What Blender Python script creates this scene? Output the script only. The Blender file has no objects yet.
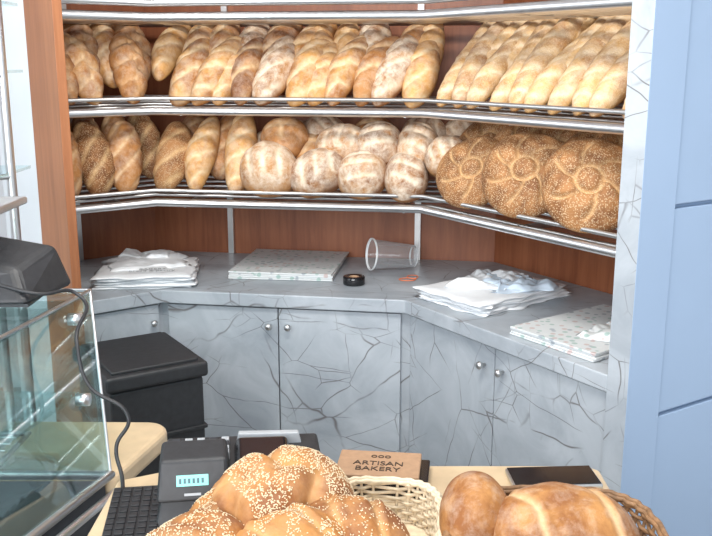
import bpy, bmesh, math, random
from mathutils import Vector, Matrix, noise
random.seed(7)
sc=bpy.context.scene
sc.view_settings.view_transform='Standard'
sc.view_settings.exposure=0.0
COL=sc.collection
# ---------------- materials ----------------
def newmat(name):
    m=bpy.data.materials.new(name); m.use_nodes=True
    nt=m.node_tree; b=nt.nodes['Principled BSDF']
    return m,nt,b
def simple(name,col,rough=.5,metal=0,spec=.5,trans=0,alpha=1,emit=None,noise_amt=0.06,scale=30,bump=0):
    m,nt,b=newmat(name)
    b.inputs['Roughness'].default_value=rough
    b.inputs['Metallic'].default_value=metal
    b.inputs['Specular IOR Level'].default_value=spec
    b.inputs['Transmission Weight'].default_value=trans
    tc=nt.nodes.new('ShaderNodeTexCoord'); n=nt.nodes.new('ShaderNodeTexNoise')
    n.inputs['Scale'].default_value=scale; n.inputs['Detail'].default_value=4
    nt.links.new(tc.outputs['Object'],n.inputs['Vector'])
    r=nt.nodes.new('ShaderNodeValToRGB')
    r.color_ramp.elements[0].position=.3; r.color_ramp.elements[1].position=.7
    r.color_ramp.elements[0].color=[c*(1-noise_amt) for c in col]+[1]
    r.color_ramp.elements[1].color=[min(1,c*(1+noise_amt)) for c in col]+[1]
    nt.links.new(n.outputs['Fac'],r.inputs['Fac']); nt.links.new(r.outputs['Color'],b.inputs['Base Color'])
    if bump:
        bp=nt.nodes.new('ShaderNodeBump'); bp.inputs['Strength'].default_value=bump; bp.inputs['Distance'].default_value=.003
        nt.links.new(n.outputs['Fac'],bp.inputs['Height']); nt.links.new(bp.outputs['Normal'],b.inputs['Normal'])
    if emit:
        b.inputs['Emission Color'].default_value=(*emit[:3],1); b.inputs['Emission Strength'].default_value=emit[3]
    return m
def mth(nt,op,a,bv=None,c=None,clamp=False):
    n=nt.nodes.new('ShaderNodeMath'); n.operation=op; n.use_clamp=clamp
    for i,v in enumerate((a,bv,c)):
        if v is None: continue
        if isinstance(v,(int,float)): n.inputs[i].default_value=v
        else: nt.links.new(v,n.inputs[i])
    return n.outputs[0]
def mix(nt,f,a,b):
    n=nt.nodes.new('ShaderNodeMix'); n.data_type='RGBA'
    if isinstance(f,(int,float)): n.inputs[0].default_value=f
    else: nt.links.new(f,n.inputs[0])
    for k,v in ((6,a),(7,b)):
        if isinstance(v,tuple): n.inputs[k].default_value=(*v,1)
        else: nt.links.new(v,n.inputs[k])
    return n.outputs[2]
def ramp(nt,f,p0,p1,c0=(0,0,0),c1=(1,1,1)):
    r=nt.nodes.new('ShaderNodeValToRGB'); e=r.color_ramp.elements
    e[0].position=p0; e[1].position=p1; e[0].color=(*c0,1); e[1].color=(*c1,1)
    nt.links.new(f,r.inputs['Fac']); return r.outputs['Color']
def nz(nt,vec,scale,detail=4,dist=0,rough=.5):
    n=nt.nodes.new('ShaderNodeTexNoise'); n.inputs['Scale'].default_value=scale; n.inputs['Detail'].default_value=detail
    n.inputs['Distortion'].default_value=dist; n.inputs['Roughness'].default_value=rough
    nt.links.new(vec,n.inputs['Vector']); return n.outputs['Fac'],n.outputs['Color']
def mapping(nt,vec,scale=(1,1,1),rot=(0,0,0),loc=(0,0,0)):
    n=nt.nodes.new('ShaderNodeMapping'); n.inputs['Scale'].default_value=scale; n.inputs['Rotation'].default_value=rot; n.inputs['Location'].default_value=loc
    nt.links.new(vec,n.inputs['Vector']); return n.outputs[0]

def marble():
    m,nt,b=newmat('grey_marble_laminate')
    tc=nt.nodes.new('ShaderNodeTexCoord').outputs['Object']
    f,_=nz(nt,tc,4.5,8,.9,.6)
    base=ramp(nt,f,.3,.70,(.29,.325,.365),(.455,.495,.535))
    tot=None
    for i,(sc_,rot,w,thr) in enumerate([((1.5,3.2,1.6),(.3,.7,.5),.0026,.48),((2.4,2.0,4.4),(.9,-.6,.2),.0030,.48),((5,3,8),(.2,1.2,-.4),.0042,.54),((2,6,2.4),(.7,.3,1.0),.0034,.51)]):
        _,nc=nz(nt,tc,6,2)
        mv=mapping(nt,tc,sc_,rot,(i*3.1,i*1.7,0))
        add=nt.nodes.new('ShaderNodeVectorMath'); add.operation='MULTIPLY_ADD'
        nt.links.new(nc,add.inputs[0]); add.inputs[1].default_value=(.16,.16,.16); nt.links.new(mv,add.inputs[2])
        v=nt.nodes.new('ShaderNodeTexVoronoi'); v.feature='DISTANCE_TO_EDGE'; v.inputs['Scale'].default_value=1.3
        nt.links.new(add.outputs[0],v.inputs['Vector'])
        line=ramp(nt,v.outputs['Distance'],w*.5,w*2.6,(1,1,1),(0,0,0))
        mf,_=nz(nt,mapping(nt,tc,(1,1,1),(0,0,0),(i*7,3,1)),5,3)
        mk=ramp(nt,mf,thr-.02,thr+.10)
        l=mth(nt,'MULTIPLY',line,mk)
        tot=l if tot is None else mth(nt,'MAXIMUM',tot,l)
    tot=mth(nt,'MULTIPLY',tot,.85)
    c=mix(nt,tot,base,(.085,.07,.065))
    nt.links.new(c,b.inputs['Base Color']); b.inputs['Roughness'].default_value=.38
    return m
def wood(name,c0,c1,rough=.4,scale=(1,1,.08)):
    m,nt,b=newmat(name)
    tc=nt.nodes.new('ShaderNodeTexCoord').outputs['Object']
    mv=mapping(nt,tc,scale)
    f,_=nz(nt,mv,60,6,.5,.6); f2,_=nz(nt,mv,9,3,.5)
    c=ramp(nt,mth(nt,'ADD',mth(nt,'MULTIPLY',f,.5),mth(nt,'MULTIPLY',f2,.5)),.35,.65,c0,c1)
    nt.links.new(c,b.inputs['Base Color']); b.inputs['Roughness'].default_value=rough
    return m
def bread(name,dark,gold,pale,flour=.0,sesame=0,seedscale=130,rough=.62,flour_thr=.55):
    m,nt,b=newmat(name)
    tc0=nt.nodes.new('ShaderNodeTexCoord').outputs['Object']
    oi=nt.nodes.new('ShaderNodeObjectInfo')
    comb=nt.nodes.new('ShaderNodeCombineXYZ')
    k=mth(nt,'MULTIPLY',oi.outputs['Random'],20.)
    for i in range(3): nt.links.new(k,comb.inputs[i])
    ad=nt.nodes.new('ShaderNodeVectorMath'); ad.operation='ADD'
    nt.links.new(tc0,ad.inputs[0]); nt.links.new(comb.outputs[0],ad.inputs[1]); tc=ad.outputs[0]
    f,_=nz(nt,tc,18,6,.3,.6)
    rv=mth(nt,'MULTIPLY',mth(nt,'SUBTRACT',oi.outputs['Random'],.5),.20)
    c=ramp(nt,mth(nt,'ADD',f,rv),.36,.62,dark,gold)
    at=nt.nodes.new('ShaderNodeAttribute'); at.attribute_name='sc'
    g=at.outputs['Fac']
    f3,_=nz(nt,tc,60,4)
    c=mix(nt,mth(nt,'MULTIPLY',g,mth(nt,'ADD',f3,.25,clamp=True),clamp=True),c,pale)
    fine,_=nz(nt,tc,140,4)
    if flour>0:
        ff,_=nz(nt,tc,30,6,.3,.75)
        mk=ramp(nt,ff,flour_thr-.15,flour_thr+.15)
        at2=nt.nodes.new('ShaderNodeAttribute'); at2.attribute_name='top'
        c=mix(nt,mth(nt,'MULTIPLY',mth(nt,'MULTIPLY',mk,at2.outputs['Fac']),flour),c,(.80,.72,.60))
    h=mth(nt,'MULTIPLY',fine,.6)
    if sesame>0:
        v=nt.nodes.new('ShaderNodeTexVoronoi'); v.inputs['Scale'].default_value=seedscale
        nt.links.new(tc,v.inputs['Vector'])
        dots=ramp(nt,v.outputs['Distance'],.30,.42,(1,1,1),(0,0,0))
        sm,_=nz(nt,tc,22,3)
        d=mth(nt,'MULTIPLY',dots,ramp(nt,sm,.30,.42))
        c=mix(nt,mth(nt,'MULTIPLY',d,sesame),c,(.74,.58,.37))
        h=mth(nt,'ADD',h,mth(nt,'MULTIPLY',d,.4))
    nt.links.new(c,b.inputs['Base Color']); b.inputs['Roughness'].default_value=rough
    b.inputs['Specular IOR Level'].default_value=.3
    bp=nt.nodes.new('ShaderNodeBump'); bp.inputs['Strength'].default_value=.6; bp.inputs['Distance'].default_value=.004
    nt.links.new(h,bp.inputs['Height']); nt.links.new(bp.outputs['Normal'],b.inputs['Normal'])
    return m
M_marble=marble()
M_wood=wood('red_wood_panel',(.20,.062,.028),(.35,.125,.056))
M_post=wood('orange_wood_post',(.29,.105,.042),(.43,.175,.075))
M_steel=simple('brushed_steel',(.72,.72,.73),.32,1.0,noise_amt=.03)
M_steel2=simple('satin_steel',(.60,.60,.60),.38,1.0,noise_amt=.03)
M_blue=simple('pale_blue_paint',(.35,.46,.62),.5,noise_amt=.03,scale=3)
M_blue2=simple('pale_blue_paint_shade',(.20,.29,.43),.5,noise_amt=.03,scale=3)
M_white=simple('white_paint',(.72,.75,.78),.6,noise_amt=.02,scale=3)
M_black=simple('black_plastic',(.020,.021,.024),.5,noise_amt=.2,scale=60,bump=.2)
M_blackg=simple('black_gloss',(.012,.012,.014),.12)
M_dgrey=simple('dark_grey_plastic',(.035,.038,.045),.4)
M_beige=simple('beige_stone',(.58,.44,.28),.35,noise_amt=.14,scale=14)
M_floor=simple('floor_tile',(.35,.33,.30),.4,noise_amt=.1,scale=4)
M_bag=simple('white_plastic_film',(.82,.85,.88),.35,noise_amt=.02,scale=20)
M_bagblue=simple('bluish_plastic_film',(.64,.75,.86),.3,noise_amt=.04,scale=20)
M_kraft=simple('kraft_card',(.38,.23,.135),.7,noise_amt=.1,scale=80)
M_ink=simple('dark_ink',(.05,.03,.02),.7)
M_wick=simple('pale_wicker',(.70,.58,.41),.6,noise_amt=.15,scale=90)
M_wick2=simple('brown_wicker',(.26,.14,.065),.55,noise_amt=.3,scale=90)
M_lcd=simple('pale_teal_lcd',(.15,.55,.5),.3,emit=(.12,.66,.62,.55))
M_lcdtxt=simple('lcd_digits',(.02,.10,.12),.4)
M_seed=simple('sesame_seed',(.76,.62,.42),.5,noise_amt=.14,scale=300)
M_label=simple('grey_label',(.36,.38,.40),.4)
M_red=simple('orange_rubber',(.75,.2,.08),.4)
def glassmat(name,col,rough=.0,alpha=.12,k=.5,diff=0):
    m,nt,b=newmat(name)
    out=nt.nodes['Material Output']
    tr=nt.nodes.new('ShaderNodeBsdfTransparent'); tr.inputs[0].default_value=(*col,1)
    gl=nt.nodes.new('ShaderNodeBsdfGlossy'); gl.inputs['Roughness'].default_value=rough; gl.inputs['Color'].default_value=(.9,.95,1,1)
    lw=nt.nodes.new('ShaderNodeLayerWeight'); lw.inputs[0].default_value=.25
    mx=nt.nodes.new('ShaderNodeMixShader')
    nt.links.new(mth(nt,'ADD',mth(nt,'MULTIPLY',lw.outputs['Facing'],k),alpha,clamp=True),mx.inputs[0])
    nt.links.new(tr.outputs[0],mx.inputs[1]); nt.links.new(gl.outputs[0],mx.inputs[2])
    last=mx.outputs[0]
    if diff:
        df=nt.nodes.new('ShaderNodeBsdfDiffuse'); df.inputs[0].default_value=(.9,.92,.94,1)
        m2=nt.nodes.new('ShaderNodeMixShader')
        nt.links.new(mth(nt,'ADD',mth(nt,'MULTIPLY',lw.outputs['Facing'],diff*2.5),diff*.4,clamp=True),m2.inputs[0])
        nt.links.new(last,m2.inputs[1]); nt.links.new(df.outputs[0],m2.inputs[2]); last=m2.outputs[0]
    nt.links.new(last,out.inputs[0])
    return m
M_glass=glassmat('clear_glass',(.86,.94,.93),.02,.06,.45)
M_cup=glassmat('clear_plastic',(.97,.98,.98),.08,.03,.15,.22)
def papermat():
    m,nt,b=newmat('printed_paper')
    tc=nt.nodes.new('ShaderNodeTexCoord').outputs['Object']
    v=nt.nodes.new('ShaderNodeTexVoronoi'); v.inputs['Scale'].default_value=44; nt.links.new(tc,v.inputs['Vector'])
    mk=ramp(nt,v.outputs['Distance'],.30,.40,(1,1,1),(0,0,0))
    sep=nt.nodes.new('ShaderNodeSeparateColor'); nt.links.new(v.outputs['Color'],sep.inputs[0])
    r=nt.nodes.new('ShaderNodeValToRGB'); r.color_ramp.interpolation='CONSTANT'
    e=r.color_ramp.elements; e[0].color=(.26,.42,.38,1); e[1].position=.35; e[1].color=(.50,.36,.34,1)
    x=e.new(.6); x.color=(.66,.69,.69,1); x=e.new(.85); x.color=(.25,.3,.35,1)
    nt.links.new(sep.outputs[0],r.inputs['Fac'])
    c=mix(nt,mth(nt,'MULTIPLY',mk,.7),(.62,.65,.66),r.outputs['Color'])
    nt.links.new(c,b.inputs['Base Color']); b.inputs['Roughness'].default_value=.55
    return m
M_paper=papermat()
B_gold=bread('crust_golden',(.33,.13,.036),(.60,.325,.112),(.80,.61,.36),flour=.42,flour_thr=.55)
B_brown=bread('crust_brown',(.19,.070,.025),(.43,.195,.063),(.72,.50,.28),flour=.34,flour_thr=.57)
B_flour=bread('crust_floury',(.22,.090,.036),(.45,.225,.085),(.78,.64,.46),flour=.75,flour_thr=.51)
B_ses=bread('crust_sesame',(.18,.072,.026),(.38,.18,.068),(.66,.44,.22),flour=.0,sesame=.60,seedscale=240)
B_bag=bread('crust_baguette',(.38,.18,.060),(.63,.38,.15),(.80,.64,.42),flour=.45,sesame=.35,flour_thr=.52,seedscale=190)
B_fs=bread('crust_sesame_close',(.22,.075,.020),(.44,.195,.055),(.58,.34,.14),flour=.08)
B_fb=bread('crust_smooth_close',(.24,.09,.027),(.45,.215,.070),(.68,.46,.25),flour=.30,flour_thr=.60)
# ---------------- helpers ----------------
def link(o,parent=None):
    COL.objects.link(o)
    if parent: o.parent=parent
    return o
def empty(name):
    e=bpy.data.objects.new(name,None); COL.objects.link(e); e.empty_display_size=.05; return e
def meshobj(name,verts,faces,mat,parent=None,smooth=False,bevel=0):
    me=bpy.data.meshes.new(name); me.from_pydata([tuple(v) for v in verts],[],faces); me.update()
    bm=bmesh.new(); bm.from_mesh(me); bmesh.ops.recalc_face_normals(bm,faces=bm.faces); bm.to_mesh(me); bm.free()
    me.materials.append(mat)
    if smooth:
        for p in me.polygons: p.use_smooth=True
    o=bpy.data.objects.new(name,me); link(o,parent)
    if bevel:
        b=o.modifiers.new('bevel','BEVEL'); b.width=bevel; b.segments=3; b.limit_method='ANGLE'
    return o
def prism(name,pts,z0,z1,mat,parent=None,bevel=0):
    n=len(pts)
    v=[(p[0],p[1],z0) for p in pts]+[(p[0],p[1],z1) for p in pts]
    f=[tuple(range(n))[::-1],tuple(range(n,2*n))]+[(i,(i+1)%n,n+(i+1)%n,n+i) for i in range(n)]
    return meshobj(name,v,f,mat,parent,bevel=bevel)
def hexa(name,b4,t4,mat,parent=None,bevel=0):
    v=list(b4)+list(t4)
    f=[(3,2,1,0),(4,5,6,7)]+[(i,(i+1)%4,4+(i+1)%4,4+i) for i in range(4)]
    return meshobj(name,v,f,mat,parent,bevel=bevel)
def obox(name,c,size,mat,yaw=0,parent=None,bevel=0,tilt=(0,0)):
    sx,sy,sz=[s/2 for s in size]
    R=Matrix.Rotation(yaw,3,'Z')@Matrix.Rotation(tilt[0],3,'X')@Matrix.Rotation(tilt[1],3,'Y')
    C=Vector(c)
    q=[(-sx,-sy),(sx,-sy),(sx,sy),(-sx,sy)]
    return hexa(name,[C+R@Vector((a,b,-sz)) for a,b in q],[C+R@Vector((a,b,sz)) for a,b in q],mat,parent,bevel)
def tube(name,pts,r,mat,parent=None,cyclic=False,smooth=False,res=4):
    cu=bpy.data.curves.new(name,'CURVE'); cu.dimensions='3D'; cu.bevel_depth=r; cu.bevel_resolution=res; cu.use_fill_caps=True
    if smooth:
        s=cu.splines.new('BEZIER'); s.bezier_points.add(len(pts)-1)
        for p,q in zip(s.bezier_points,pts): p.co=q; p.handle_left_type=p.handle_right_type='AUTO'
    else:
        s=cu.splines.new('POLY'); s.points.add(len(pts)-1)
        for p,q in zip(s.points,pts): p.co=(*q,1)
    s.use_cyclic_u=cyclic
    cu.materials.append(mat)
    return link(bpy.data.objects.new(name,cu),parent)
def lathe(name,prof,mat,M,parent=None,n=32):
    v=[];f=[]
    for r,z in prof:
        for i in range(n):
            a=2*math.pi*i/n; v.append(M@Vector((r*math.cos(a),r*math.sin(a),z)))
    for k in range(len(prof)-1):
        for i in range(n):
            j=(i+1)%n; f.append((k*n+i,k*n+j,(k+1)*n+j,(k+1)*n+i))
    return meshobj(name,v,f,mat,parent,smooth=True)
# ---------------- niche layout ----------------
F=[Vector((-.875,2.754)),Vector((-.65,2.92)),Vector((.157,2.79)),Vector((.614,2.084))]
D=[(F[i+1]-F[i]).normalized() for i in range(3)]
N=[Vector((-d.y,d.x)) for d in D]
def off(d):
    P=[F[0]+N[0]*d]
    for i in (1,2):
        n1,n2=N[i-1],N[i]; b=(n1+n2).normalized(); P.append(F[i]+b*(d/b.dot(n1)))
    P.append(F[3]+N[2]*d); return P
DEP=.62
CZ=.90
# shell
prism('floor',[(-3,-1.5),(3,-1.5),(3,5),(-3,5)],-.05,0,M_floor)
prism('ceiling',[(-3,-1.5),(3,-1.5),(3,5),(-3,5)],2.9,2.95,M_white)
bk=off(DEP); bk2=off(DEP+.03)
for i in range(3):
    prism(['wall_back_left','wall_back','wall_back_right'][i],[bk[i],bk[i+1],bk2[i+1],bk2[i]],0,2.4,M_wood)
fr=off(0)
so=off(.05)
prism('trim_1',so+bk[::-1],2.2,2.4,M_wood)
# cabinet
cab=empty('corner_cabinet')
d1=off(.035)
prism('carcass',[d1[0],d1[1],d1[2],d1[3]]+off(DEP-.005)[::-1],.10,CZ-.047,M_marble,cab)
pl=off(.08); prism('plinth',pl+off(DEP-.01)[::-1],0,.10,M_dgrey,cab)
slab=prism('countertop',fr+off(DEP-.002)[::-1],CZ-.045,CZ,M_marble,cab,bevel=.004)
def door(sec,s0,s1):
    a=F[sec]+N[sec]*.016
    p=[a+D[sec]*s0,a+D[sec]*s1,a+D[sec]*s1+N[sec]*.018,a+D[sec]*s0+N[sec]*.018]
    prism('cabinet_door',p,.11,CZ-.052,M_marble,cab,bevel=.0015)
def knob(sec,s,z):
    p=F[sec]+D[sec]*s+N[sec]*.016
    X=Vector((-N[sec].x,-N[sec].y,0)); Y=Vector((D[sec].x,D[sec].y,0)); Z=Vector((0,0,1))
    R=Matrix((Y,Z,X)).transposed().to_4x4(); R.translation=Vector((p.x,p.y,z))
    lathe('cabinet_knob',[(0.001,0),(.005,0),(.005,.012),(.011,.018),(.012,.024),(.008,.029),(.001,.030)],M_steel2,R,cab,16)
door(0,.004,.272)
door(1,.012,.392); door(1,.396,.803)
door(2,.012,.415); door(2,.419,.835)
knob(0,.245,.79); knob(1,.365,.79); knob(1,.430,.79); knob(2,.375,.79); knob(2,.455,.79)
# end panels
e=F[3]+D[2]*.001; t=D[2]*.065
prism('marble_end_panel',[e,e+t,e+t+N[2]*.1,e+N[2]*.1],0,2.9,M_marble)
prism('wall_niche_side',[e+N[2]*.1,e+D[2]*.02+N[2]*.1,e+D[2]*.02+N[2]*.66,e+N[2]*.66],0,2.4,M_wood)
# left wood post / end panel
e=F[0]; t=-D[0]*.03
prism('wood_end_panel',[e-N[0]*.03-D[0]*.001,e-N[0]*.03+t,e+t+N[0]*.24,e+N[0]*.24-D[0]*.001],0,2.9,M_post,bevel=.002)
prism('wall_niche_left',[e+N[0]*.242-D[0]*.001,e+N[0]*.242+t*.9,e+t*.9+N[0]*.66,e+N[0]*.66-D[0]*.001],0,2.9,M_white)
# blue wall on the right
W0=F[3]+D[2]*.067
r=N[2]; o_=D[2]
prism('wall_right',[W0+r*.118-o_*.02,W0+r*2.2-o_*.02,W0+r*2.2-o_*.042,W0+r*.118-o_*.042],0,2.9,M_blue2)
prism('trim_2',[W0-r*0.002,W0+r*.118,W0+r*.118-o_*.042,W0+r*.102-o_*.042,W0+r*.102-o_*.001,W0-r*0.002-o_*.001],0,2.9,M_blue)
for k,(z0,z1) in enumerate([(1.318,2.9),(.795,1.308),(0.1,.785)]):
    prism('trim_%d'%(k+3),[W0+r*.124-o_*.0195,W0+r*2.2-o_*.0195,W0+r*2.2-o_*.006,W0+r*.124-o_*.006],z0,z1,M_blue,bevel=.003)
# left far wall
prism('wall_left',[(-2.2,-1.5),(-2.15,-1.5),(-2.15,5),(-2.2,5)],0,2.9,M_white)
prism('wall_far',[(-2.14,4.4),(-1.45,4.4),(-1.45,4.45),(-2.14,4.45)],0,2.9,M_white)
# ---------------- shelf rack ----------------
rack=empty('bread_shelf_rack')
SH=[1.182,1.487,1.785]
def rail(d,z,r_,mat=M_steel):
    P=off(d); P[0]=P[0]+D[0]*.004; P[3]=P[3]-D[2]*.004
    tube('rail',[(p.x,p.y,z) for p in P],r_,mat,rack)
for z in SH[:2]:
    rail(.09,z,.0135)
    rail(.10,z+.040,.0065,M_steel2)
    for k in range(6):
        rail(.15+.08*k,z+.0+.006*k,.006,M_steel2)
z=SH[2]
rail(.09,z,.016); rail(.09,z+.045,.012); rail(.09,z+.085,.012)
for k in range(5): rail(.155+.09*k,z-.004,.012)
def upright(sec,s):
    p=F[sec]+D[sec]*s+N[sec]*(DEP-.012)
    yaw=math.atan2(D[sec].y,D[sec].x)
    obox('upright',(p.x,p.y,(CZ+2.2)/2),(.022,.02,2.2-CZ-.002),M_steel2,yaw,rack)
    for z in SH:
        a=F[sec]+D[sec]*s+N[sec]*.09; c=(a+p)/2
        obox('bracket',(c.x,c.y,z-.006),(.006,(p-a).length,.018),M_steel2,yaw,rack)
upright(0,.22); upright(1,.06); upright(1,.80); upright(2,.36)
# ---------------- bread meshes ----------------
def loafmesh(name,L,W,H,mat,score='diag',n=4,depth=.12,ang=55,p=2.6,seed=0,nu=60,nv=36,taper=1.0,sw=.16,bumps=.02,flat=.35):
    v=[];f=[];S=[];T=[]
    ca,sa=math.cos(math.radians(ang)),math.sin(math.radians(ang))
    v.append((-L/2,0,0)); S.append(0);T.append(0)
    for i in range(1,nu):
        u=-math.cos(math.pi*i/nu)
        pr=(1-abs(u)**p)**(1/2.0)*(1-(1-taper)*abs(u))
        for j in range(nv):
            a=2*math.pi*j/nv
            cy=math.cos(a); cz=math.sin(a)
            x=u*L/2; y=W/2*pr*cy; z=(H*.62*pr*cz) if cz>0 else (H*flat*pr*cz)
            top=max(0,min(1,(cz-.0)*2.2))
            g=0;dd=0
            if score=='diag':
                q=(x*ca+y*sa)/(L*ca if ca>.2 else L*.5)
                q+=.04*noise.noise(Vector((x*20,y*20,seed)))
                ph=q*n; fr_=ph-math.floor(ph)-.5
                g=math.exp(-(fr_/sw)**2)*top*max(0,min(1,(1-abs(u))*5))
                dd=-depth*g+depth*.7*math.exp(-((fr_-sw*1.6)/(sw*.6))**2)*top
            elif score=='cross':
                xx=x+.004*math.sin(y*60); yy=y+.005*math.sin(x*50+seed)
                g1=math.exp(-(xx/(L*.055))**2)*max(0,min(1,(W*.36-abs(y))/(W*.06))); g2=math.exp(-(yy/(W*.055))**2)*max(0,min(1,(L*.36-abs(x))/(L*.06)))
                g=max(g1,g2)*top; dd=-depth*g
            elif score=='par':
                xx=x+.006*math.sin(y*30+seed)
                for cc in (-.24,0,.24):
                    g=max(g,math.exp(-((xx-cc*L)/(L*.045))**2)*max(0,min(1,(W*.36-abs(y))/(W*.08))))
                g*=top; dd=-depth*g
            elif score=='flower':
                rr=math.hypot(x/(L/2),y/(W/2)); th=math.atan2(y,x)
                g1=math.exp(-((rr-.28)/.045)**2)
                sw_=math.cos(n*(th+1.0*rr)); g2=max(0,(sw_-.80)/.20)*(1 if rr>.28 else 0)*max(0,min(1,(.86-rr)*8))
                dd=-depth*max(g1,g2)*top + depth*.35*math.exp(-((rr-.60)/.22)**2)*top
                g=max(g1,g2)*top*.8
            elif score=='braid':
                s1=abs(math.sin(math.pi*(x/L*n+ .55*y/W))); s2=abs(math.sin(math.pi*(x/L*n-.55*y/W+.5)))
                k=s1 if y>0 else s2
                mid=math.exp(-(y/(W*.07))**2)
                dd=(-(1-k)**2*depth*1.4 - mid*depth*.5)*max(top,.5)
                g=((1-k)**2*.6+mid*.3)*top
            s=1+dd
            nn=noise.noise(Vector((x*14+seed*9.1,y*14,z*14)))*bumps*2+noise.noise(Vector((x*40+seed*3,y*40,z*40)))*bumps*.6
            s+=nn
            sy=1+nn if score in('flower','cross','par') else s
            v.append((x,y*sy+L*.03*math.sin(seed*2.+u*2),z*s)); S.append(g); T.append(top)
    v.append((L/2,0,0)); S.append(0);T.append(0)
    for j in range(nv): f.append((0,1+(j+1)%nv,1+j))
    for i in range(nu-2):
        for j in range(nv):
            a=1+i*nv+j;b=1+i*nv+(j+1)%nv; f.append((a,b,b+nv,a+nv))
    e=len(v)-1; s0=1+(nu-2)*nv
    for j in range(nv): f.append((e,s0+j,s0+(j+1)%nv))
    me=bpy.data.meshes.new(name); me.from_pydata(v,[],f); me.update()
    for nm,arr in (('sc',S),('top',T)):
        at=me.attributes.new(nm,'FLOAT','POINT'); at.data.foreach_set('value',arr)
    for q in me.polygons: q.use_smooth=True
    me.materials.append(mat)
    bm=bmesh.new(); bm.from_mesh(me); bmesh.ops.recalc_face_normals(bm,faces=bm.faces); bm.to_mesh(me); bm.free()
    return me
def put(me,name,X,Z,loc,parent,scale=1):
    X=X.normalized(); Z=(Z-X*Z.dot(X)).normalized(); Y=Z.cross(X)
    M=Matrix((X,Y,Z)).transposed().to_4x4()@Matrix.Scale(scale,4); M.translation=loc
    o=bpy.data.objects.new(name,me); link(o,parent); o.matrix_world=M; return o
def shelfput(me,name,parent,sec,s,d,z,alpha,yaw=0,roll=0,L=.3,scale=1,lean=0):
    """loaf standing on its lower end at (s,d,z), leaning back at alpha deg from horizontal"""
    n=Vector((N[sec].x,N[sec].y,0)); dd=Vector((D[sec].x,D[sec].y,0)); up=Vector((0,0,1))
    yw=math.radians(yaw); nn=n*math.cos(yw)+dd*math.sin(yw); al=math.radians(alpha)
    X=nn*math.cos(al)+up*math.sin(al); Z=-nn*math.sin(al)+up*math.cos(al)
    if lean: X=Matrix.Rotation(math.radians(-lean),3,Z)@X
    Y=Z.cross(X); rl=math.radians(roll); Z=Z*math.cos(rl)+Y*math.sin(rl)
    b=F[sec]+D[sec]*s+N[sec]*d
    loc=Vector((b.x,b.y,z))+X*L*.5*scale
    return put(me,name,X,Z,loc,parent,scale)
R=random.uniform
bat=[loafmesh('batard_%d'%i,.33,[.125,.118,.13,.12,.115][i],.115,[B_gold,B_gold,B_flour,B_gold,B_brown][i],'diag',[3,4,3,4,3][i],.085,[50,40,55,35,45][i],seed=i,taper=[.85,.78,.9,.82,.8][i],sw=.12) for i in range(5)]
brd=[loafmesh('braided_%d'%i,.31,.135,.12,B_gold if i==0 else B_brown,'braid',4,.17,seed=i+5,taper=.8) for i in range(2)]
bag=[loafmesh('baguette_%d'%i,.46,.100,.09,B_bag,'diag',6,.06,34,seed=i+9,taper=.85,p=3.6,sw=.12) for i in range(3)]
ovl=[loafmesh('oval_%d'%i,.27,.125,.11,[B_brown,B_ses,B_gold][i],'diag',3,.07,50,seed=i+14,taper=.95,sw=.12) for i in range(3)]
rnd=[loafmesh('boule_%d'%i,[.185,.185,.205][i],[.185,.18,.165][i],.15,B_flour if i!=1 else B_brown,['par','cross','par'][i],3,.08,60,p=2.0,seed=i+20,flat=.4,bumps=.03) for i in range(3)]
dsc=[loafmesh('disc_%d'%i,.26,.26,.085,B_ses,'flower',[6,7][i],.38,p=2.0,seed=i+25,nu=96,nv=110,bumps=.015) for i in range(2)]
# upper shelf
up=empty('bread_loaves')
zu=SH[1]+.03
for k,(s,y,ln) in enumerate([(.05,0,-4),(.15,6,5),(.25,-4,8),(.34,4,4)]):
    shelfput(brd[k%2] if k!=2 else bat[1],'braided_loaf',up,0,s,.24,zu+.05,48,y,R(-12,12),.31,1,ln)
for k,(s,y,ln) in enumerate([(.055,0,-6),(.155,-4,-12),(.26,3,10)]):
    shelfput(brd[(k+1)%2],'braided_loaf',up,0,s,.125,zu-.005,50,y,R(-10,10),.31,.95,ln)
for k in range(11):
    s=.02+k*.078
    shelfput(bat[(k*3)%5],'batard_loaf',up,1,s+R(-.010,.010),.120+R(-.003,.012),zu-.01,43+R(-4,4),R(-4,10),R(-18,18),.33,R(.92,1.03),R(2,18))
for k in range(11):
    s=-.06+k*.092
    shelfput(bat[(k*2+1)%5],'batard_loaf',up,1,s+R(-.01,.01),.23,zu+.065,43+R(-3,3),R(-4,8),R(-14,14),.33,R(.9,1.0),R(-4,16))
# right - baguettes
for k in range(10):
    s=-.005+k*.082
    shelfput(bag[k%3],'baguette',up,2,s+R(-.006,.006),.120,zu-.008,39+R(-3,2),-12+R(-4,4)+k*1.2,R(-18,18),.46,R(.92,1.0))
for k in range(9):
    shelfput(bag[(k+1)%3],'baguette',up,2,-.02+k*.085,.22,zu+.075,38,-10+R(-5,5)+k*1.3,R(-15,15),.46,.83)
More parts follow.
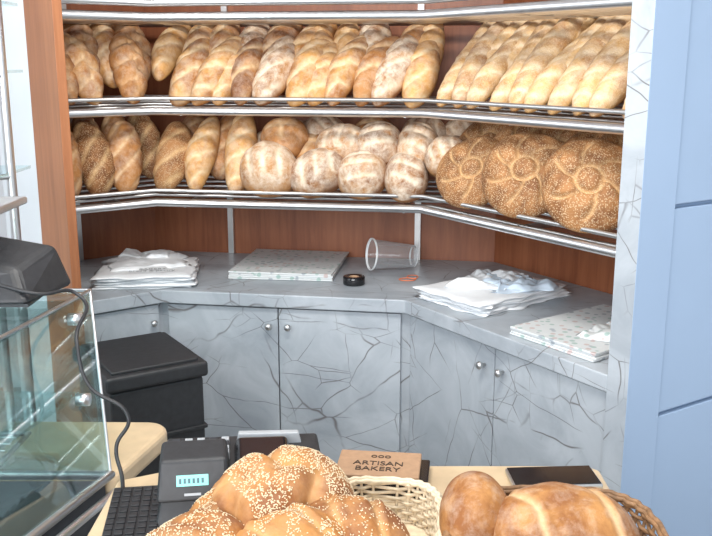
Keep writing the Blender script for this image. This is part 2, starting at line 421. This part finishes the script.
# lower shelf
lo=empty('country_bread_loaves')
zl=SH[0]+.03
for k,(s,y,m_,ln) in enumerate([(.05,0,0,-3),(.145,0,1,0),(.24,4,0,4)]):
    shelfput(ovl[m_],'oval_loaf',lo,0,s,.135 ,zl,60,y,R(-10,10),.27,1.0,ln)
for k,(s,m_) in enumerate([(.07,1),(.17,0),(.28,0),(.38,1)]):
    shelfput(ovl[m_],'oval_loaf',lo,0,s,.25,zl+.03,60,0,R(-10,10),.27,.95)
for k,(s,m_,scl) in enumerate([(-.03,ovl[1],1.0),(.080,bat[1],.90),(.210,bat[3],.96)]):
    shelfput(m_,'batard_loaf',lo,1,s,.135,zl-.0,56,0,R(-8,8),.33 if k else .27,scl,4)
shelfput(ovl[0],'oval_loaf',lo,1,.0,.27,zl+.03,58,0,0,.27,.95)
shelfput(ovl[0],'oval_loaf',lo,1,.14,.25,zl+.03,58,0,0,.27,.95)
def cput(me,name,parent,sec,s,d,z,tilt,scale=1,spin=0,yaw=0):
    n=Vector((N[sec].x,N[sec].y,0)); dd=Vector((D[sec].x,D[sec].y,0)); up_=Vector((0,0,1))
    yw=math.radians(yaw); nn=n*math.cos(yw)+dd*math.sin(yw)
    al=math.radians(tilt); Z=-nn*math.sin(al)+up_*math.cos(al); X=dd*math.cos(yw)-n*math.sin(yw)
    X=Matrix.Rotation(math.radians(spin),3,Z)@X
    b=F[sec]+D[sec]*s+N[sec]*d
    return put(me,name,X,Z,Vector((b.x,b.y,z)),parent,scale)
for k,(s,scl,sp,m_) in enumerate([(.335,1.10,5,0),(.505,1.0,20,2),(.655,.95,95,0),(.80,.92,80,2)]):
    cput(rnd[m_],'floury_boule',lo,1,s,.17,zl+.060*scl+.005,46,scl,sp)
for k,(s,d,zz,sp,m_) in enumerate([(.37,.26,.170,20,1),(.46,.29,.11,80,1),(.575,.24,.150,0,2),(.49,.35,.17,45,0),(.70,.24,.155,100,0),(.66,.36,.17,90,1),(.83,.24,.150,80,2),(.93,.30,.11,0,2),(.84,.38,.17,0,0),(.97,.42,.17,30,2),(.40,.38,.15,0,2),(.28,.33,.11,50,2)]):
    cput(rnd[m_],'floury_boule',lo,1,s,d,zl+zz,38,.92,sp,R(-10,10))
# discs
for k,(s,d,sp,scl,ti) in enumerate([(.125,.165,10,.92,58),(.365,.165,40,1.04,58),(.60,.165,75,1.04,58)]):
    cput(dsc[k%2],'sesame_round_bread',lo,2,s,d,zl+.110*scl,ti,scl,sp,-34)
for k,(s,d,sp) in enumerate([(.05,.30,0),(.20,.30,30),(.36,.30,70),(.50,.30,10),(.63,.29,50)]):
    cput(dsc[(k+1)%2],'sesame_round_bread',lo,2,s,d,zl+.160,52,.93,sp,-30)
for k,(s,d,sp) in enumerate([(.0,.44,0),(.2,.44,30),(.38,.44,70),(.55,.44,10)]):
    cput(dsc[(k+1)%2],'sesame_round_bread',lo,2,s,d,zl+.15,50,.88,sp,-20)
cput(rnd[0],'floury_boule',lo,2,-.01,.17,zl+.13,40,.8,30,-20)
# ---------------- counter items ----------------
def sheet(name,c,w,h,th,yaw,mat,parent,seed=0,amp=.006,edge=.012,nx=36,ny=36,freq=9,shear=0):
    """crumpled closed slab"""
    v=[];f=[]
    def pt(i,j,t):
        x=(i/nx-.5)*w; y=(j/ny-.5)*h
        ex=noise.noise(Vector((y*12,seed*3.3,t)))*edge*(abs(i/nx-.5)*2)**4; ey=noise.noise(Vector((x*12,seed*7.7,t+4)))*edge*(abs(j/ny-.5)*2)**4
        e=min(1,min(i,nx-i,j,ny-j)/3)
        hgt=th*(.35+.65*e**.5)+ (abs(noise.noise(Vector((x*freq+seed,y*freq,seed*.7))))*amp*2+abs(noise.noise(Vector((x*freq*3+seed,y*freq*3,seed))))*amp*.7)*e
        return Vector((x+ex+shear*y,y+ey,hgt if t else 0))
    Rz=Matrix.Rotation(yaw,3,'Z'); C=Vector(c)
    for t in (0,1):
        for j in range(ny+1):
            for i in range(nx+1): v.append(C+Rz@pt(i,j,t))
    o_=(nx+1)*(ny+1)
    for j in range(ny):
        for i in range(nx):
            a=j*(nx+1)+i; f.append((a,a+nx+1,a+nx+2,a+1)); f.append((o_+a,o_+a+1,o_+a+nx+2,o_+a+nx+1))
    for i in range(nx):
        f.append((i,i+1,o_+i+1,o_+i)); a=ny*(nx+1)+i; f.append((a+1,a,o_+a,o_+a+1))
    for j in range(ny):
        a=j*(nx+1); f.append((a+nx+1,a,o_+a,o_+a+nx+1)); a+=nx; f.append((a,a+nx+1,o_+a+nx+1,o_+a))
    return meshobj(name,v,f,mat,parent,smooth=True)
aL=math.atan2(D[0].y,D[0].x); aC=math.atan2(D[1].y,D[1].x); aR=math.atan2(D[2].y,D[2].x)
bg=empty('plastic_bag_stack')
for k in range(5):
    sheet('bag_layer',(-.735+R(-.008,.008),3.09+R(-.008,.008),CZ+.001+k*.009),.33,.31,.008,.12+R(-.04,.04),M_bag,bg,k,.003,.02)
sheet('top_bag',(-.745,3.13,CZ+.046),.26,.20,.006,.35,M_bag,bg,9,.008,.04)
sheet('bag_handles',(-.76,3.23,CZ+.044),.20,.10,.008,-.1,M_bag,bg,12,.013,.05)
def text(name,body,size,loc,rot,mat,parent,ext=.0004):
    cu=bpy.data.curves.new(name,'FONT'); cu.body=body; cu.size=size; cu.extrude=ext; cu.align_x='CENTER'; cu.align_y='CENTER'
    cu.materials.append(mat); o=bpy.data.objects.new(name,cu); link(o,parent); o.location=loc; o.rotation_euler=rot; return o
text('bag_print','BAKERY\nbread & pastry',.026,(-.695,2.99,CZ+.0535),(0,0,.12),M_label,bg)
ps=empty('wrapping_paper_stack')
for k in range(4):
    obox('sheet_layer',(-.240+R(-.006,.006),3.255+R(-.006,.006),CZ+.004+k*.006),(.37,.39,.0055),M_paper,aC+.03+R(-.03,.03),ps,.001)
ps2=empty('wrapping_paper_stack')
c2=(F[2]+D[2]*.60+N[2]*.235)
for k in range(4):
    obox('sheet_layer',(c2.x+R(-.006,.006),c2.y+R(-.006,.006),CZ+.004+k*.006),(.30,.40,.0055),M_paper,aR+.05+R(-.04,.04),ps2,.001)
sheet('folded_paper',(c2.x+.02,c2.y-.08,CZ+.026),.14,.16,.006,aR+.2,M_paper,ps2,4,.012,.02)
bp=empty('plastic_bag_pile')
c1=(F[2]+D[2]*.12+N[2]*.265)
for k in range(5):
    sheet('bag_layer',(c1.x+R(-.008,.008),c1.y+R(-.008,.008),CZ+.001+k*.008),.29,.41,.007,aR+.1+R(-.06,.06),M_bag,bp,k+20,.003,.03)
sheet('crumpled_bag',(c1.x+.01,c1.y+.03,CZ+.040),.19,.22,.010,aR+.6,M_bag,bp,31,.020,.06,freq=11)
sheet('crumpled_bag_blue',(c1.x+.06,c1.y-.02,CZ+.042),.17,.19,.010,aR-.4,M_bagblue,bp,37,.024,.07,freq=11)
# cup lying down
cup=empty('plastic_cup')
ax=Vector((-.86,-.28,.10)).normalized()
Zc=ax; Xc=Vector((0,0,1)); Xc=(Xc-Zc*Xc.dot(Zc)).normalized(); Yc=Zc.cross(Xc)
Mc=Matrix((Xc,Yc,Zc)).transposed().to_4x4()@Matrix.Scale(1.08,4); Mc.translation=Vector((.215,3.24,CZ+.047))
lathe('cup_body',[(.001,0),(.036,0),(.038,.004),(.050,.15),(.053,.152),(.053,.157),(.050,.156)],M_cup,Mc,cup,40)
lathe('cup_rim',[(.051,.151),(.055,.153),(.055,.158),(.051,.158),(.051,.151)],simple('frosted_rim',(.85,.87,.88),.3),Mc,cup,40)
lathe('cup_foot',[(.034,0),(.038,.001),(.038,.004),(.034,.003),(.034,0)],simple('frosted_foot',(.7,.72,.73),.3),Mc,cup,40)
bnd=empty('rubber_bands')
tube('band',[(.18+.03*math.cos(a*.5),3.06+.02*math.sin(a*.5),CZ+.003) for a in range(12)],.0016,M_red,bnd,True)
tube('band_2',[(.20+.02*math.cos(a*.5),3.09+.025*math.sin(a*.5),CZ+.005) for a in range(12)],.0016,M_red,bnd,True)
tp=empty('tape_roll')
Mt=Matrix.Translation((-.007,3.0,CZ))
lathe('roll',[(.018,.001),(.036,.001),(.038,.004),(.038,.026),(.036,.029),(.020,.029),(.018,.026),(.018,.001)],M_blackg,Mt,tp)
lathe('core',[(.0178,.002),(.0178,.028),(.015,.028),(.015,.002),(.0178,.002)],M_kraft,Mt,tp)
# ---------------- black storage box ----------------
bx=empty('storage_box')
by=math.radians(32); bc=Vector((-.635,2.50))
obox('box_body',(bc.x,bc.y,.385),(.27,.32,.77),M_black,by,bx,.008)
obox('box_lid',(bc.x,bc.y,.795),(.295,.345,.045),M_black,by,bx,.01)
obox('lid_panel',(bc.x,bc.y,.820),(.25,.30,.012),M_black,by,bx,.005)
for k in range(4):
    obox('body_rib',(bc.x,bc.y,.14+.16*k),(.282,.332,.012),M_black,by,bx,.003)
# ---------------- front sales counter ----------------
fc=empty('sales_counter')
FZ=.93
prism('counter_slab',[(-.42,.55),(.41,.55),(.44,.58),(.44,1.50),(.42,1.52),(-.30,1.52),(-.42,1.46)],FZ-.04,FZ,M_beige,fc,.006)
prism('counter_body',[(-.38,.60),(.40,.60),(.40,1.46),(-.38,1.46)],0,FZ-.04,M_white,fc)
def arc(cx,cy,r_,a0,a1,n=8): return [(cx+r_*math.cos(math.radians(a0+(a1-a0)*i/n)),cy+r_*math.sin(math.radians(a0+(a1-a0)*i/n))) for i in range(n+1)]
ls=empty('side_counter')
prism('side_slab',[(-1.0,1.54)]+[(-.445,1.54)]+arc(-.445,1.75,.05,-10,85)+[(-1.0,1.81)],.855,.90,M_beige,ls,.012)
prism('side_base',[(-.98,1.56),(-.47,1.56),(-.47,1.76),(-.98,1.78)],0,.855,M_white,ls)
# ---------------- glass display case ----------------
gc=empty('glass_display_case')
T=[Vector((-.534,1.75,1.20)),Vector((-.655,1.08,1.20)),Vector((-1.25,1.08,1.20)),Vector((-1.25,1.75,1.20))]
Bt=[Vector((-.452,1.53,.905)),Vector((-.60,1.05,.905)),Vector((-1.25,1.05,.905)),Vector((-1.25,1.53,.905))]
def pane(name,q,th,mat=M_glass):
    n=(q[1]-q[0]).cross(q[2]-q[0]).normalized()*th
    return hexa(name,q,[p+n for p in q],mat,gc)
pane('top_glass',T,.008)
pane('side_glass',[T[0],T[1],Bt[1],Bt[0]],-.006)
pane('back_glass',[T[3],T[0],Bt[0],Bt[3]],.006)
tube('top_frame',[T[3],T[0],T[1]],.004,M_steel,gc)
tube('corner_frame',[T[0],Bt[0]],.003,M_steel,gc)
tube('base_rail',[Bt[3],Bt[0],Bt[1]],.009,M_steel,gc)
tube('base_rail_2',[p-Vector((-.012,0,.03)) for p in (Bt[0],Bt[1])],.008,M_steel,gc)
hexa('case_base',[Vector((p.x,p.y,0)) for p in Bt],[p-Vector((.012,0,.012)) for p in Bt],M_dgrey,gc)
mid=[T[i].lerp(Bt[i],.55) for i in range(4)]
pane('glass_shelf',[mid[0]+Vector((-.03,-.02,0)),mid[1]+Vector((-.03,0,0)),mid[2],mid[3]],.006)
for k in range(14):
    y=1.12+k*.028
    tube('tray_wire',[(-.95,y,1.0),(-.60,y,1.0)],.002,M_steel,gc,res=2)
tube('tray_edge',[(-.95,1.11,1.0),(-.595,1.11,1.0),(-.585,1.50,1.0),(-.95,1.50,1.0)],.005,M_steel,gc)
for q in (T[0].lerp(Bt[0],.12)+Vector((-.02,-.06,0)),T[0].lerp(Bt[0],.55)+Vector((-.02,-.06,0))):
    Mq=Matrix.Translation(q)@Matrix.Rotation(math.radians(90),4,'Y')
    lathe('glass_clamp',[(.001,-.008),(.012,-.008),(.012,.016),(.001,.016)],M_steel,Mq,gc,16)
# scale on the case
scl=empty('weighing_scale')
hexa('scale_body',[Vector((-.95,1.56,1.215)),Vector((-.60,1.58,1.215)),Vector((-.558,1.735,1.215)),Vector((-.95,1.74,1.215))],
     [Vector((-.95,1.60,1.33)),Vector((-.63,1.62,1.275)),Vector((-.585,1.725,1.30)),Vector((-.95,1.73,1.365))],M_black,scl,.012)
obox('scale_plate',(-.79,1.66,1.385),(.30,.16,.014),M_steel2,0,scl,.004)
obox('plate_stem',(-.83,1.66,1.355),(.06,.06,.06),M_black,0,scl,.003)
obox('scale_feet',(-.75,1.64,1.212),(.3,.1,.006),M_black,0,scl)
# rack with vertical steel tubes at left
lr=empty('glass_shelf_stand')
for x,y in ((-.99,2.42),(-.945,2.46)):
    tube('stand_tube',[(x,y,0),(x,y,2.6)],.013,M_steel,lr)
for z in (1.35,1.62,1.80):
    obox('stand_shelf',(-1.15,2.45,z),(.42,.3,.008),M_glass,0,lr)
    tube('shelf_clip',[(-.985,2.42,z-.01),(-.94,2.46,z-.01)],.008,M_steel,lr)
obox('stand_base',(-1.1,2.44,.02),(.4,.3,.04),M_dgrey,0,lr,.004)
# cable
tube('power_cable',[(-.66,1.60,1.25),(-.585,1.60,1.232),(-.53,1.66,1.215),(-.50,1.54,1.157),(-.475,1.512,1.087),(-.405,1.50,1.03),(-.425,1.485,.983),(-.41,1.45,.95),(-.36,1.34,.936),(-.31,1.33,.937)],.0035,M_black,None,smooth=True)
# ---------------- cash register ----------------
rg=empty('cash_register')
ra=math.radians(8)
Rr=Matrix.Rotation(ra,4,'Z'); Rr.translation=Vector((-.205,1.395,FZ))
def rb(name,b,t_,mat,bev=.004): return hexa(name,[Rr@Vector(p) for p in b],[Rr@Vector(p) for p in t_],mat,rg,bev)
rb('register_body',[(-.125,-.10,.004),(.155,-.10,.004),(.155,.11,.004),(-.125,.11,.004)],[(-.115,-.07,.050),(.15,-.07,.045),(.15,.105,.065),(-.115,.105,.070)],M_black,.006)
rb('display_head',[(-.122,-.085,.040),(-.005,-.085,.040),(-.005,.0,.045),(-.122,.0,.045)],[(-.116,-.058,.100),(-.010,-.058,.100),(-.010,.005,.108),(-.116,.005,.108)],M_black,.006)
def onface(name,x0,x1,k0,k1,mat,o=.001):
    def P(x,k,q):
        y=-.085+.027*k; z=.04+.06*k; return Rr@(Vector((x,y,z))+Vector((0,-.91,.41))*q)
    hexa(name,[P(x0,k0,-.001),P(x1,k0,-.001),P(x1,k1,-.001),P(x0,k1,-.001)],[P(x0,k0,o),P(x1,k0,o),P(x1,k1,o),P(x0,k1,o)],mat,rg)
onface('display_bezel',-.112,-.015,.08,.92,M_black,.001)
onface('lcd',-.090,-.040,.38,.64,M_lcd,.002)
for k in range(6): onface('lcd_digit',-.086+k*.007,-.082+k*.007,.44,.56,M_lcdtxt,.0025)
onface('label',-.078,-.052,.15,.21,M_label,.002)
rb('paper_cover',[(.0,-.03,.048),(.10,-.03,.046),(.10,.07,.058),(.0,.07,.062)],[(.008,-.022,.072),(.092,-.022,.070),(.092,.06,.082),(.008,.06,.084)],M_blackg,.006)
rb('receipt_slot',[(.005,.070,.060),(.12,.070,.058),(.12,.09,.058),(.005,.09,.060)],[(.01,.072,.084),(.115,.072,.080),(.115,.086,.080),(.01,.086,.084)],M_label,.002)
for i in range(5):
    for j in range(4):
        x=-.105+i*.021; y=.02+j*.018
        rb('register_key',[(x,y,.060),(x+.015,y,.060),(x+.015,y+.012,.062),(x,y+.012,.062)],[(x+.001,y+.001,.073),(x+.014,y+.001,.073),(x+.014,y+.011,.075),(x+.001,y+.011,.075)],M_label if (i+j)%3 else M_dgrey,.001)
km=empty('keypad')
obox('pad_base',(-.358,1.325,FZ+.005),(.085,.19,.009),M_black,ra,km,.003)
for i in range(5):
    for j in range(10):
        q=Matrix.Rotation(ra,3,'Z')@Vector((-.034+i*.017,-.083+j*.018,0))
        obox('pad_key',(-.358+q.x,1.325+q.y,FZ+.011),(.013,.013,.004),M_black,ra,km,.001)
# kraft sign on black tray
sg=empty('bakery_card')
obox('card_tray',(.045,1.455,FZ+.009),(.165,.12,.018),M_blackg,-.12,sg,.003)
obox('kraft_card',(.040,1.458,FZ+.026),(.145,.100,.014),M_kraft,-.12,sg,.002)
text('card_text','ARTISAN\nBAKERY',.022,(.038,1.445,FZ+.0336),(0,0,-.12),M_ink,sg)
text('card_logo','ooo',.022,(.045,1.485,FZ+.0336),(0,0,-.12),M_ink,sg)
# phone
ph=empty('mobile_phone')
pa=.06
obox('phone_body',(.345,1.452,FZ+.007),(.155,.075,.010),M_steel2,pa,ph,.004)
obox('phone_screen',(.345,1.452,FZ+.0125),(.149,.069,.0015),M_blackg,pa,ph,.0005)
obox('phone_rest',(.345,1.452,FZ+.001),(.14,.06,.002),M_black,pa,ph)
# ---------------- wicker baskets ----------------
def basket(name,c,a,b,h,yaw,mat,rows=8,rs=.0032,flare=1.12,zb=FZ,stakes=28,ex=3.2):
    E=empty(name); Rz=Matrix.Rotation(yaw,3,'Z')
    def pt(th,k,o=0):
        ct,st=math.cos(th),math.sin(th)
        s=1+(flare-1)*k
        x=a*s*math.copysign(abs(ct)**(2/ex),ct); y=b*s*math.copysign(abs(st)**(2/ex),st)
        l=math.hypot(x,y); x*=1+o/l; y*=1+o/l
        return Vector((c[0],c[1],zb+.004+h*k))+Rz@Vector((x,y,0))
    nn=stakes*4
    for r_ in range(rows):
        k=(r_+.5)/rows
        tube('weave',[pt(2*math.pi*i/nn,k,.0035*math.sin(2*math.pi*i/nn*stakes/2+math.pi*(r_%2))) for i in range(nn)],rs,mat,E,True,res=2)
    for i in range(stakes):
        th=2*math.pi*(i+.5)/stakes
        tube('stake',[pt(th,0),pt(th,1)],rs*.8,mat,E,res=2)
    for o,kk in ((-.003,1.0),(.003,1.0),(0,1.05)):
        tube('rim',[pt(2*math.pi*i/nn,kk,o+.002*math.sin(i*1.3)) for i in range(nn)],rs*1.3,mat,E,True,res=2)
    pts=[pt(2*math.pi*i/64,0.02,-.002) for i in range(64)]
    prism('basket_floor',[(p.x,p.y) for p in pts],zb+.001,zb+.006,mat,E)
    return E
basket('wicker_basket',(.035,1.20),.080,.105,.065,-.1,M_wick,9,.0028,stakes=36)
basket('wicker_basket',(.276,1.13),.132,.115,.078,.0,M_wick2,9,.0032,stakes=34)
# ---------------- foreground breads ----------------
def seeded(me,nseed,seed):
    rnd_=random.Random(seed)
    me.update()
    polys=[p for p in me.polygons if p.normal.z>-.05]
    w=[p.area for p in polys]
    v=[];f=[]
    base=[(1,0,0),(-1,0,0),(0,1,0),(0,-1,0),(0,0,1),(0,0,-1)]
    bf=[(0,2,4),(2,1,4),(1,3,4),(3,0,4),(2,0,5),(1,2,5),(3,1,5),(0,3,5)]
    for p in rnd_.choices(polys,weights=w,k=nseed):
        if noise.noise(p.center*18+Vector((seed,0,0)))<-.22: continue
        a=rnd_.random(); b_=rnd_.random()
        vs=[me.vertices[i].co for i in p.vertices]
        c=vs[0].lerp(vs[1],a).lerp(vs[-1].lerp(vs[min(2,len(vs)-1)],a),b_)
        nrm=p.normal; t1=nrm.orthogonal().normalized(); t2=nrm.cross(t1); an=rnd_.random()*6.28
        X=t1*math.cos(an)+t2*math.sin(an); Y=nrm.cross(X)
        o=len(v)
        for q in base: v.append(c+X*q[0]*.0018+Y*q[1]*.0011+nrm*(q[2]*.0008+.0004))
        f+= [tuple(o+i for i in t_) for t_ in bf]
    sm=bpy.data.meshes.new('seeds'); sm.from_pydata([tuple(x) for x in v],[],f); sm.update(); sm.materials.append(M_seed)
    for p in sm.polygons: p.use_smooth=True
    return sm
sb=empty('sesame_bread_pile')
def fgput(me,nm,X,Z,loc,parent,seeds=0,seed=0,scale=1):
    o=put(me,nm,Vector(X),Vector(Z),Vector(loc),parent,scale)
    if seeds:
        s=bpy.data.objects.new('sesame_seeds',seeded(me,seeds,seed)); link(s,parent); s.matrix_world=o.matrix_world
    return o
fa=loafmesh('sesame_knot_a',.205,.175,.105,B_fs,'braid',2,.17,seed=41,nu=90,nv=64,taper=.9,p=2.1,bumps=.05)
fb=loafmesh('sesame_knot_b',.19,.15,.11,B_fs,'diag',2,.13,40,seed=43,nu=90,nv=64,taper=.95,p=2.1,bumps=.05,sw=.1)
fcm=loafmesh('sesame_knot_c',.17,.13,.10,B_fs,'diag',2,.10,50,seed=47,nu=90,nv=64,p=2.2,bumps=.05,sw=.1)
fgput(fb,'sesame_loaf',(.8,.5,0),(-.05,-.3,1),(-.205,1.11,FZ+.055),sb,3000,1)
fgput(fcm,'sesame_loaf',(1,-.1,0),(.05,-.3,1),(-.085,1.08,FZ+.075),sb,2700,2)
fgput(fa,'sesame_loaf',(.95,.15,-.05),(0,-.25,1),(-.105,1.19,FZ+.106),sb,3800,3)
fgput(fb,'sesame_loaf',(.5,.9,0),(.2,-.3,1),(-.175,1.22,FZ+.045),sb,2300,4)
fgput(fcm,'golden_loaf',(.7,-.6,-.1),(.2,-.2,1),(-.005,1.12,FZ+.072),sb,700,5)
rb_=empty('round_bread_loaves')
ga=loafmesh('plain_loaf_a',.215,.15,.115,B_fb,'diag',2,.05,28,seed=51,nu=90,nv=64,p=2.3,sw=.06,bumps=.035)
gb=loafmesh('plain_loaf_b',.15,.11,.115,B_fb,'none',1,.05,seed=53,nu=90,nv=64,p=2.1,bumps=.035)
fgput(ga,'country_loaf',(1,-.10,-.05),(0,-.2,1),(.285,1.13,FZ+.073),rb_)
fgput(gb,'country_loaf',(.25,.9,.1),(-.1,-.2,1),(.168,1.17,FZ+.080),rb_,0,0,.95)
fgput(gb,'country_loaf',(.9,.3,0),(0,-.2,1),(.27,1.07,FZ+.050),rb_,0,0,.9)
# ---------------- lights ----------------
w=bpy.data.worlds.new('world'); sc.world=w; w.use_nodes=True
bgn=w.node_tree.nodes['Background']; bgn.inputs[0].default_value=(.84,.92,1,1); bgn.inputs[1].default_value=1.0
def area(name,loc,target,size,sy,power,col):
    l=bpy.data.lights.new(name,'AREA'); l.shape='RECTANGLE'; l.size=size; l.size_y=sy; l.energy=power; l.color=col
    o=bpy.data.objects.new(name,l); link(o); o.location=loc
    o.rotation_euler=(Vector(target)-Vector(loc)).to_track_quat('-Z','Y').to_euler(); return o
area('shopfront_window_light',(-.8,-1.6,2.1),(0,3,1.1),2.4,1.3,126,(.98,.985,1))
area('ceiling_lamp',(-.1,1.5,2.85),(0,2.6,.8),1.0,.5,55,(1,.96,.90))
area('window_light_left',(-2.0,1.8,1.9),(0,2.4,1.0),1.2,1.4,20,(.9,.96,1))
# ---------------- camera ----------------
cam=bpy.data.cameras.new('camera'); co=bpy.data.objects.new('camera',cam); COL.objects.link(co)
cam.sensor_width=36; cam.lens=36*900/712; cam.clip_start=.05
co.location=(0,0,1.65); co.rotation_euler=(math.radians(90-13.0),0,0)
sc.camera=co
